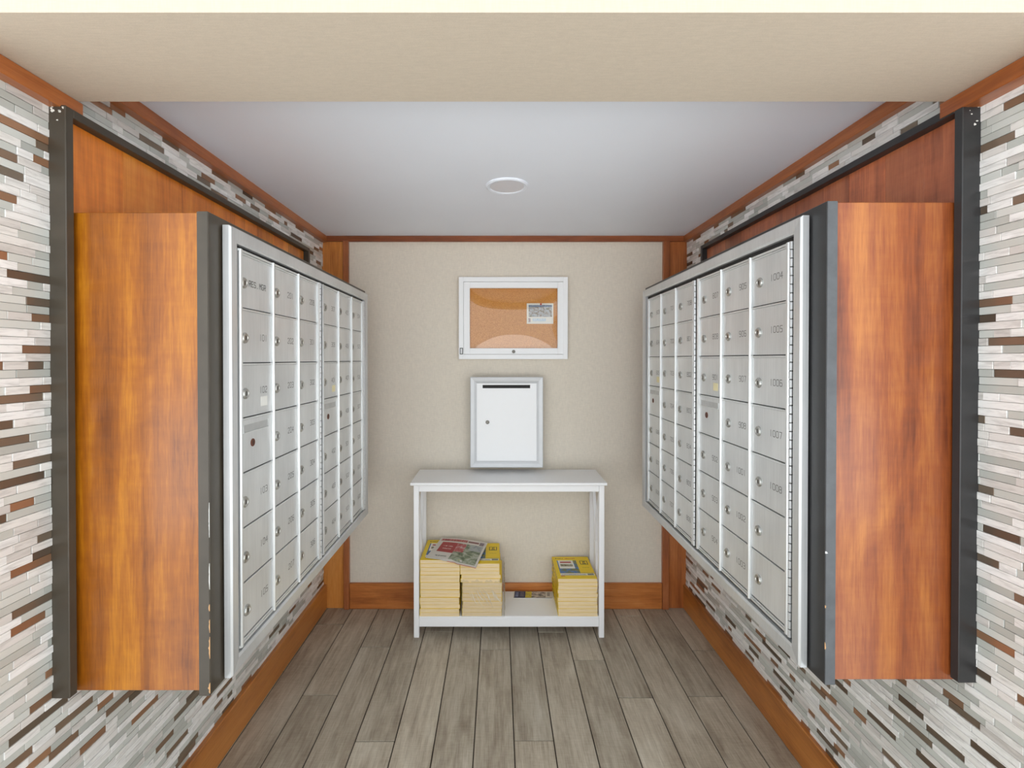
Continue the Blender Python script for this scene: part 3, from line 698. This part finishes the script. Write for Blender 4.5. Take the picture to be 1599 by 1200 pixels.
# crossed sides: two bowed slats meeting at mid-height, with a small block at the crossing
zt, zb2 = TZ - 0.053, 0.098; zm, hz = (zt + zb2) / 2, (zt - zb2) / 2; ym = (ly0 + ly1) / 2
for a in (lx0 + 0.005, lx1 - 0.022):
    for sgn in (-1, 1):
        R = []
        for i in range(25):
            z = zb2 + (zt - zb2) * i / 24; q = ((z - zm) / hz) ** 2
            yc = ym + sgn * (0.0095 + q * ((ly1 - ly0) / 2 - LW - 0.0095 - 0.006))
            R.append([(a - tcx, yc - 0.0075 - tcy, z), (a + 0.017 - tcx, yc - 0.0075 - tcy, z), (a + 0.017 - tcx, yc + 0.0075 - tcy, z), (a - tcx, yc + 0.0075 - tcy, z)])
        MB().rings(R).build('curved_slat', M['white'], tb)
    tp('cross_block', a - 0.002, a + 0.019, ym - 0.019, ym + 0.019, zm - 0.03, zm + 0.03, 0.003)

# ------------------------------------------------------------------ directories
BW_, BD, BH = 0.202, 0.262, 0.0192
cover_print = printed('directory_cover_print', (248, 212, 10), [
    (0.10, 0.14, 0.98, 0.225, (236, 232, 220)), (0.12, 0.15, 0.76, 0.19, ('text', (60, 60, 110), (236, 232, 220), 26)), (0.80, 0.15, 0.96, 0.215, (120, 120, 116)), (0.10, 0.10, 0.2, 0.13, (200, 60, 40)),
    (0.10, 0.23, 0.63, 0.82, ('photo', (40, 76, 140), (90, 130, 190), (96, 110, 60), (206, 186, 120), 6)), (0.13, 0.44, 0.54, 0.82, (242, 238, 228)),
    (0.18, 0.70, 0.48, 0.76, (178, 40, 36)), (0.17, 0.54, 0.5, 0.64, ('photo', (60, 70, 40), (140, 130, 90), (230, 228, 220), 16)),
    (0.63, 0.24, 0.98, 0.255, (150, 128, 20)), (0.08, 0.89, 0.30, 0.93, ('text', (70, 60, 20), (248, 212, 10), 30)), (0.34, 0.89, 0.62, 0.93, ('text', (200, 110, 20), (248, 212, 10), 30)),
    (0.72, 0.62, 0.93, 0.80, (40, 34, 20)), (0.738, 0.635, 0.912, 0.785, (248, 212, 10)),
    (0.80, 0.66, 0.82, 0.77, (40, 34, 20)), (0.82, 0.74, 0.87, 0.77, (40, 34, 20)), (0.84, 0.66, 0.86, 0.72, (40, 34, 20)), (0.76, 0.645, 0.89, 0.665, (40, 34, 20)),
    (0.74, 0.48, 0.92, 0.495, ('text', (120, 100, 10), (248, 212, 10), 40))])
spine_print = printed('directory_spine_print', (244, 206, 12), [(0.10, 0.25, 0.34, 0.75, (40, 34, 20)), (0.45, 0.3, 0.9, 0.7, ('text', (40, 34, 20), (244, 206, 12), 30))])
def cover_mesh(top):
    mb = MB(); t = 0.0006; w, d, h = BW_, BD, BH
    mb.box(-w / 2, w / 2, -d / 2, d / 2, 0, t); mb.box(-w / 2, w / 2, -d / 2, d / 2, h - 2 * t if top else h - t, h - t if top else h)
    mb.box(-w / 2 - 0.0008, -w / 2 + 0.0006, -d / 2, d / 2, 0, h - (t if top else 0))
    if top:
        mb.face([(-w / 2, -d / 2, h - t + .0002), (w / 2, -d / 2, h - t + .0002), (w / 2, d / 2, h - t + .0002), (-w / 2, d / 2, h - t + .0002)], 1, [(0, 0), (1, 0), (1, 1), (0, 1)])
    x = -w / 2 - 0.0010
    mb.face([(x, d / 2, 0.0006), (x, -d / 2, 0.0006), (x, -d / 2, h - 0.0016), (x, d / 2, h - 0.0016)], 2, [(0, 0), (1, 0), (1, 1), (0, 1)])
    return mb.mesh('cover', [M['yellow'], cover_print, spine_print])
me_cov, me_top = cover_mesh(False), cover_mesh(True)
me_pg = MB().box(-BW_ / 2 + 0.0008, BW_ / 2 - 0.0012, -BD / 2 + 0.0004, BD / 2 - 0.001, 0.0006, BH - 0.0011).mesh('page_block', [M['pages']])
ORD = ['lowest', 'second', 'third', 'fourth', 'fifth', 'sixth', 'seventh', 'eighth', 'ninth', 'tenth', 'eleventh', 'twelfth', 'thirteenth', 'fourteenth', 'fifteenth']
rb = random.Random(4)
def stack(xc, n, label, group, shift=None):
    for i in range(n):
        dx, dy, rz = rb.uniform(-0.002, 0.002), rb.uniform(-0.002, 0.002), rb.uniform(-0.008, 0.008)
        if shift: dx += shift(i)
        last = i == n - 1
        nm = 'topmost' if last else ORD[i] + (' from the bottom' if i else '')
        t = thing('directory', 'yellow telephone directory, %s in %s' % (nm, label), 'book', (xc + dx, ly0 + 0.010 + BD / 2 + dy - 0.006, SH + 0.0002 + i * (BH + 0.0001)), group, rz)
        obj('cover', me_top if last else me_cov, t); obj('page_block', me_pg, t)
    return SH + n * (BH + 0.0001)
LBX = -0.2995
top1 = stack(LBX, 15, 'the stack beside the left table leg', 'directories stacked at the left table leg')
top2 = stack(-0.0815, 14, 'the part-wrapped middle stack', 'directories in the middle stack', lambda i: 0.0 if i < 9 else (-0.008 if i < 11 else -0.0125))
top3 = stack(0.4085, 10, 'the short stack beside the right table leg', 'directories stacked at the right table leg')

# plastic film round the lower books of the middle stack
mb = MB(); cxw, cyw = -0.077, ly0 + 0.004 + BD / 2; hw, hd = BW_ / 2 + 0.0085, BD / 2 + 0.0080
per = []
NS = 64
for (a, b) in (((-hw, -hd), (hw, -hd)), ((hw, -hd), (hw, hd)), ((hw, hd), (-hw, hd)), ((-hw, hd), (-hw, -hd))):
    for i in range(NS): per.append((a[0] + (b[0] - a[0]) * i / NS, a[1] + (b[1] - a[1]) * i / NS))
rw = random.Random(8); NZ = 44; R = []
zt_ = 9.6 * BH
for j in range(NZ + 1):
    ring = []
    for i, (x, y) in enumerate(per):
        s_ = i / len(per) * 60
        zf = j / NZ
        wv = 0.0022 * math.sin(s_ * 1.1 + zf * 5) + 0.0012 * math.sin(s_ * 3.1 - zf * 9) + 0.0026 * max(0, math.sin(s_ * 4.6 + zf * 22 + 1.2 * math.sin(zf * 7 + s_ * .4))) ** 3
        edge = 1 + wv * 6
        zz = 0.0008 + (zt_ + 0.006 * math.sin(i * 0.35) + 0.004 * math.sin(i * 0.9)) * j / NZ
        ring.append((x * edge, y * (1 + wv * 5), zz))
    R.append(ring)
mb.rings(R, caps=False)
fo = mb.build('plastic_wrap', M['film'], None, smooth=True, loc=(cxw, cyw, SH))
mb = MB(); rw = random.Random(12)
for i in range(10):                                       # whitened diagonal creases across the front of the film
    xa = -0.080 + 0.016 * i + rw.uniform(-.006, .006); za = 0.155 - abs(rw.gauss(0, .02)); ln = rw.uniform(0.05, 0.11)
    p0 = Vector((xa, -hd - 0.0042, za)); p1 = Vector((min(xa + ln * 0.55, hw - 0.006), -hd - 0.0042, max(za - ln, 0.012))); w_ = rw.uniform(0.0008, 0.0018)
    n_ = 8; R = []
    for q in range(n_ + 1):
        f_ = q / n_; c_ = p0.lerp(p1, f_) + Vector((0.003 * math.sin(f_ * 5 + i), 0, 0)); ww = w_ * math.sin(math.pi * (0.08 + 0.84 * f_))
        R.append([(c_.x - ww, c_.y + 0.0010, c_.z - ww * .5), (c_.x, c_.y - 0.0008, c_.z), (c_.x + ww, c_.y + 0.0010, c_.z + ww * .5)])
    mb.rings(R)
mb.build('crease', M['crease'], fo)
tag(fo, 'torn clear plastic wrap around the lower directories of the middle stack', 'plastic wrap')

# magazine lying across the two stacks
mag_print = printed('magazine_print', (222, 216, 208), [
    (0.02, 0.84, 0.98, 0.97, (206, 196, 190)), (0.04, 0.86, 0.60, 0.96, ('text', (150, 50, 46), (196, 120, 112), 16)), (0.62, 0.87, 0.84, 0.93, (128, 74, 70)), (0.86, 0.82, 0.95, 0.95, (128, 112, 116)),
    (0.10, 0.34, 0.43, 0.80, (170, 46, 48)), (0.18, 0.48, 0.36, 0.52, ('text', (230, 200, 196), (170, 46, 48), 20)), (0.16, 0.60, 0.36, 0.64, ('text', (230, 200, 196), (170, 46, 48), 24)),
    (0.43, 0.06, 0.96, 0.80, ('photo', (60, 66, 62), (116, 130, 100), (168, 172, 150), (204, 204, 200), 7)), (0.43, 0.42, 0.62, 0.78, ('photo', (150, 40, 44), (190, 92, 92), (210, 206, 204), 9)),
    (0.70, 0.55, 0.96, 0.80, ('photo', (120, 126, 132), (176, 178, 178), (150, 160, 140), 8)), (0.14, 0.14, 0.36, 0.19, ('text', (60, 70, 50), (214, 208, 200), 9))])
A, B_, Cc, D_ = Vector((-0.322, 2.612, top1 + 0.012)), Vector((-0.060, 2.566, top2 + 0.020)), Vector((-0.112, 2.305, top2 + 0.003)), Vector((-0.374, 2.372, top1 + 0.004))
mb = MB(); N = 14
def mp(a, b):
    p = (D_ * (1 - a) + Cc * a) * (1 - b) + (A * (1 - a) + B_ * a) * b
    zl = top1 + 0.003
    on1 = p.x < LBX + BW_ / 2 + 0.006
    p.z += 0.004 * math.sin(math.pi * a) * (0.6 + b) - (0.004 * max(0, 0.25 - b) * 4 if a > 0.6 else 0)
    flo = (top1 if on1 else top2) + 0.0030
    if p.y > ly0: p.z = max(p.z, flo)
    return p
th = Vector((0, 0, 0.0022))
g_ = [[mp(i / N, j / N) for j in range(N + 1)] for i in range(N + 1)]
for i in range(N):
    for j in range(N):
        q = [g_[i][j], g_[i + 1][j], g_[i + 1][j + 1], g_[i][j + 1]]
        mb.face([p + th for p in q], 0, [(i / N, j / N), ((i + 1) / N, j / N), ((i + 1) / N, (j + 1) / N), (i / N, (j + 1) / N)])
        mb.face(list(reversed(q)), 1)
for i in range(N):
    for (j, fl_) in ((0, 0), (N, 1)):
        q = [g_[i][j], g_[i + 1][j], g_[i + 1][j] + th, g_[i][j] + th]; mb.face(q if not fl_ else q[::-1], 2 if j == 0 and i > N * 0.4 else 1)
        q = [g_[j][i], g_[j][i + 1], g_[j][i + 1] + th, g_[j][i] + th]; mb.face(q[::-1] if not fl_ else q, 1)
tag(mb.build('magazine', [mag_print, plain('magazine_paper', (206, 200, 194), 0.6), M['red']]), 'red and grey magazine lying across the two left directory stacks', 'magazine')

# flyer on the shelf
fly_print = printed('flyer_print', (216, 212, 204), [
    (0.01, 0.0, 0.98, 0.06, (60, 66, 110)), (0.02, 0.06, 0.32, 0.98, (40, 52, 86)), (0.05, 0.2, 0.12, 0.85, ('text', (150, 170, 210), (40, 52, 86), 60)), (0.17, 0.2, 0.26, 0.9, ('text', (120, 120, 130), (40, 52, 86), 50)),
    (0.30, 0.06, 0.50, 0.98, ('photo', (226, 200, 40), (206, 186, 60), (60, 56, 44), 5)), (0.46, 0.06, 0.82, 0.98, ('photo', (40, 40, 42), (110, 106, 102), (210, 200, 190), (180, 160, 140), 6)),
    (0.86, 0.3, 0.93, 0.9, ('text', (80, 60, 60), (214, 210, 204), 60))])
mb = MB(); fc = [(0.083, 2.532), (0.300, 2.529), (0.307, 2.600), (0.090, 2.606)]; z = SH + 0.0022
mb.face([(x, y, z) for x, y in fc], 0, [(0, 0), (1, 0), (1, 1), (0, 1)])
mb.face([(x, y, SH + 0.0004) for x, y in reversed(fc)], 1)
for i in range(4):
    a, b = fc[i], fc[(i + 1) % 4]; mb.face([(*a, SH + 0.0004), (*b, SH + 0.0004), (*b, z), (*a, z)], 1)
tag(mb.build('flyer', [fly_print, M['sticker']]), 'blue and yellow flyer lying flat on the lower shelf of the table', 'flyer')

# ------------------------------------------------------------------ recessed ceiling light (switched off)
cl = thing('ceiling_light', 'round flush white light fitting in the ceiling', 'ceiling light', (0.036, 1.867, ZC))
MB().disc((0, 0, 0), 'z', [(0.086, 0.0), (0.086, -0.004), (0.080, -0.008), (0.070, -0.006), (0.0685, -0.003), (0.0685, -0.0001)], 40).build('trim_ring', M['ceil'], cl)
MB().disc((0, 0, 0), 'z', [(0.068, -0.0005), (0.068, -0.004), (0.05, -0.0048), (0.0001, -0.005)], 40).build('diffuser', plain('frosted_diffuser', (224, 224, 230), 0.4, var=0.01), cl)
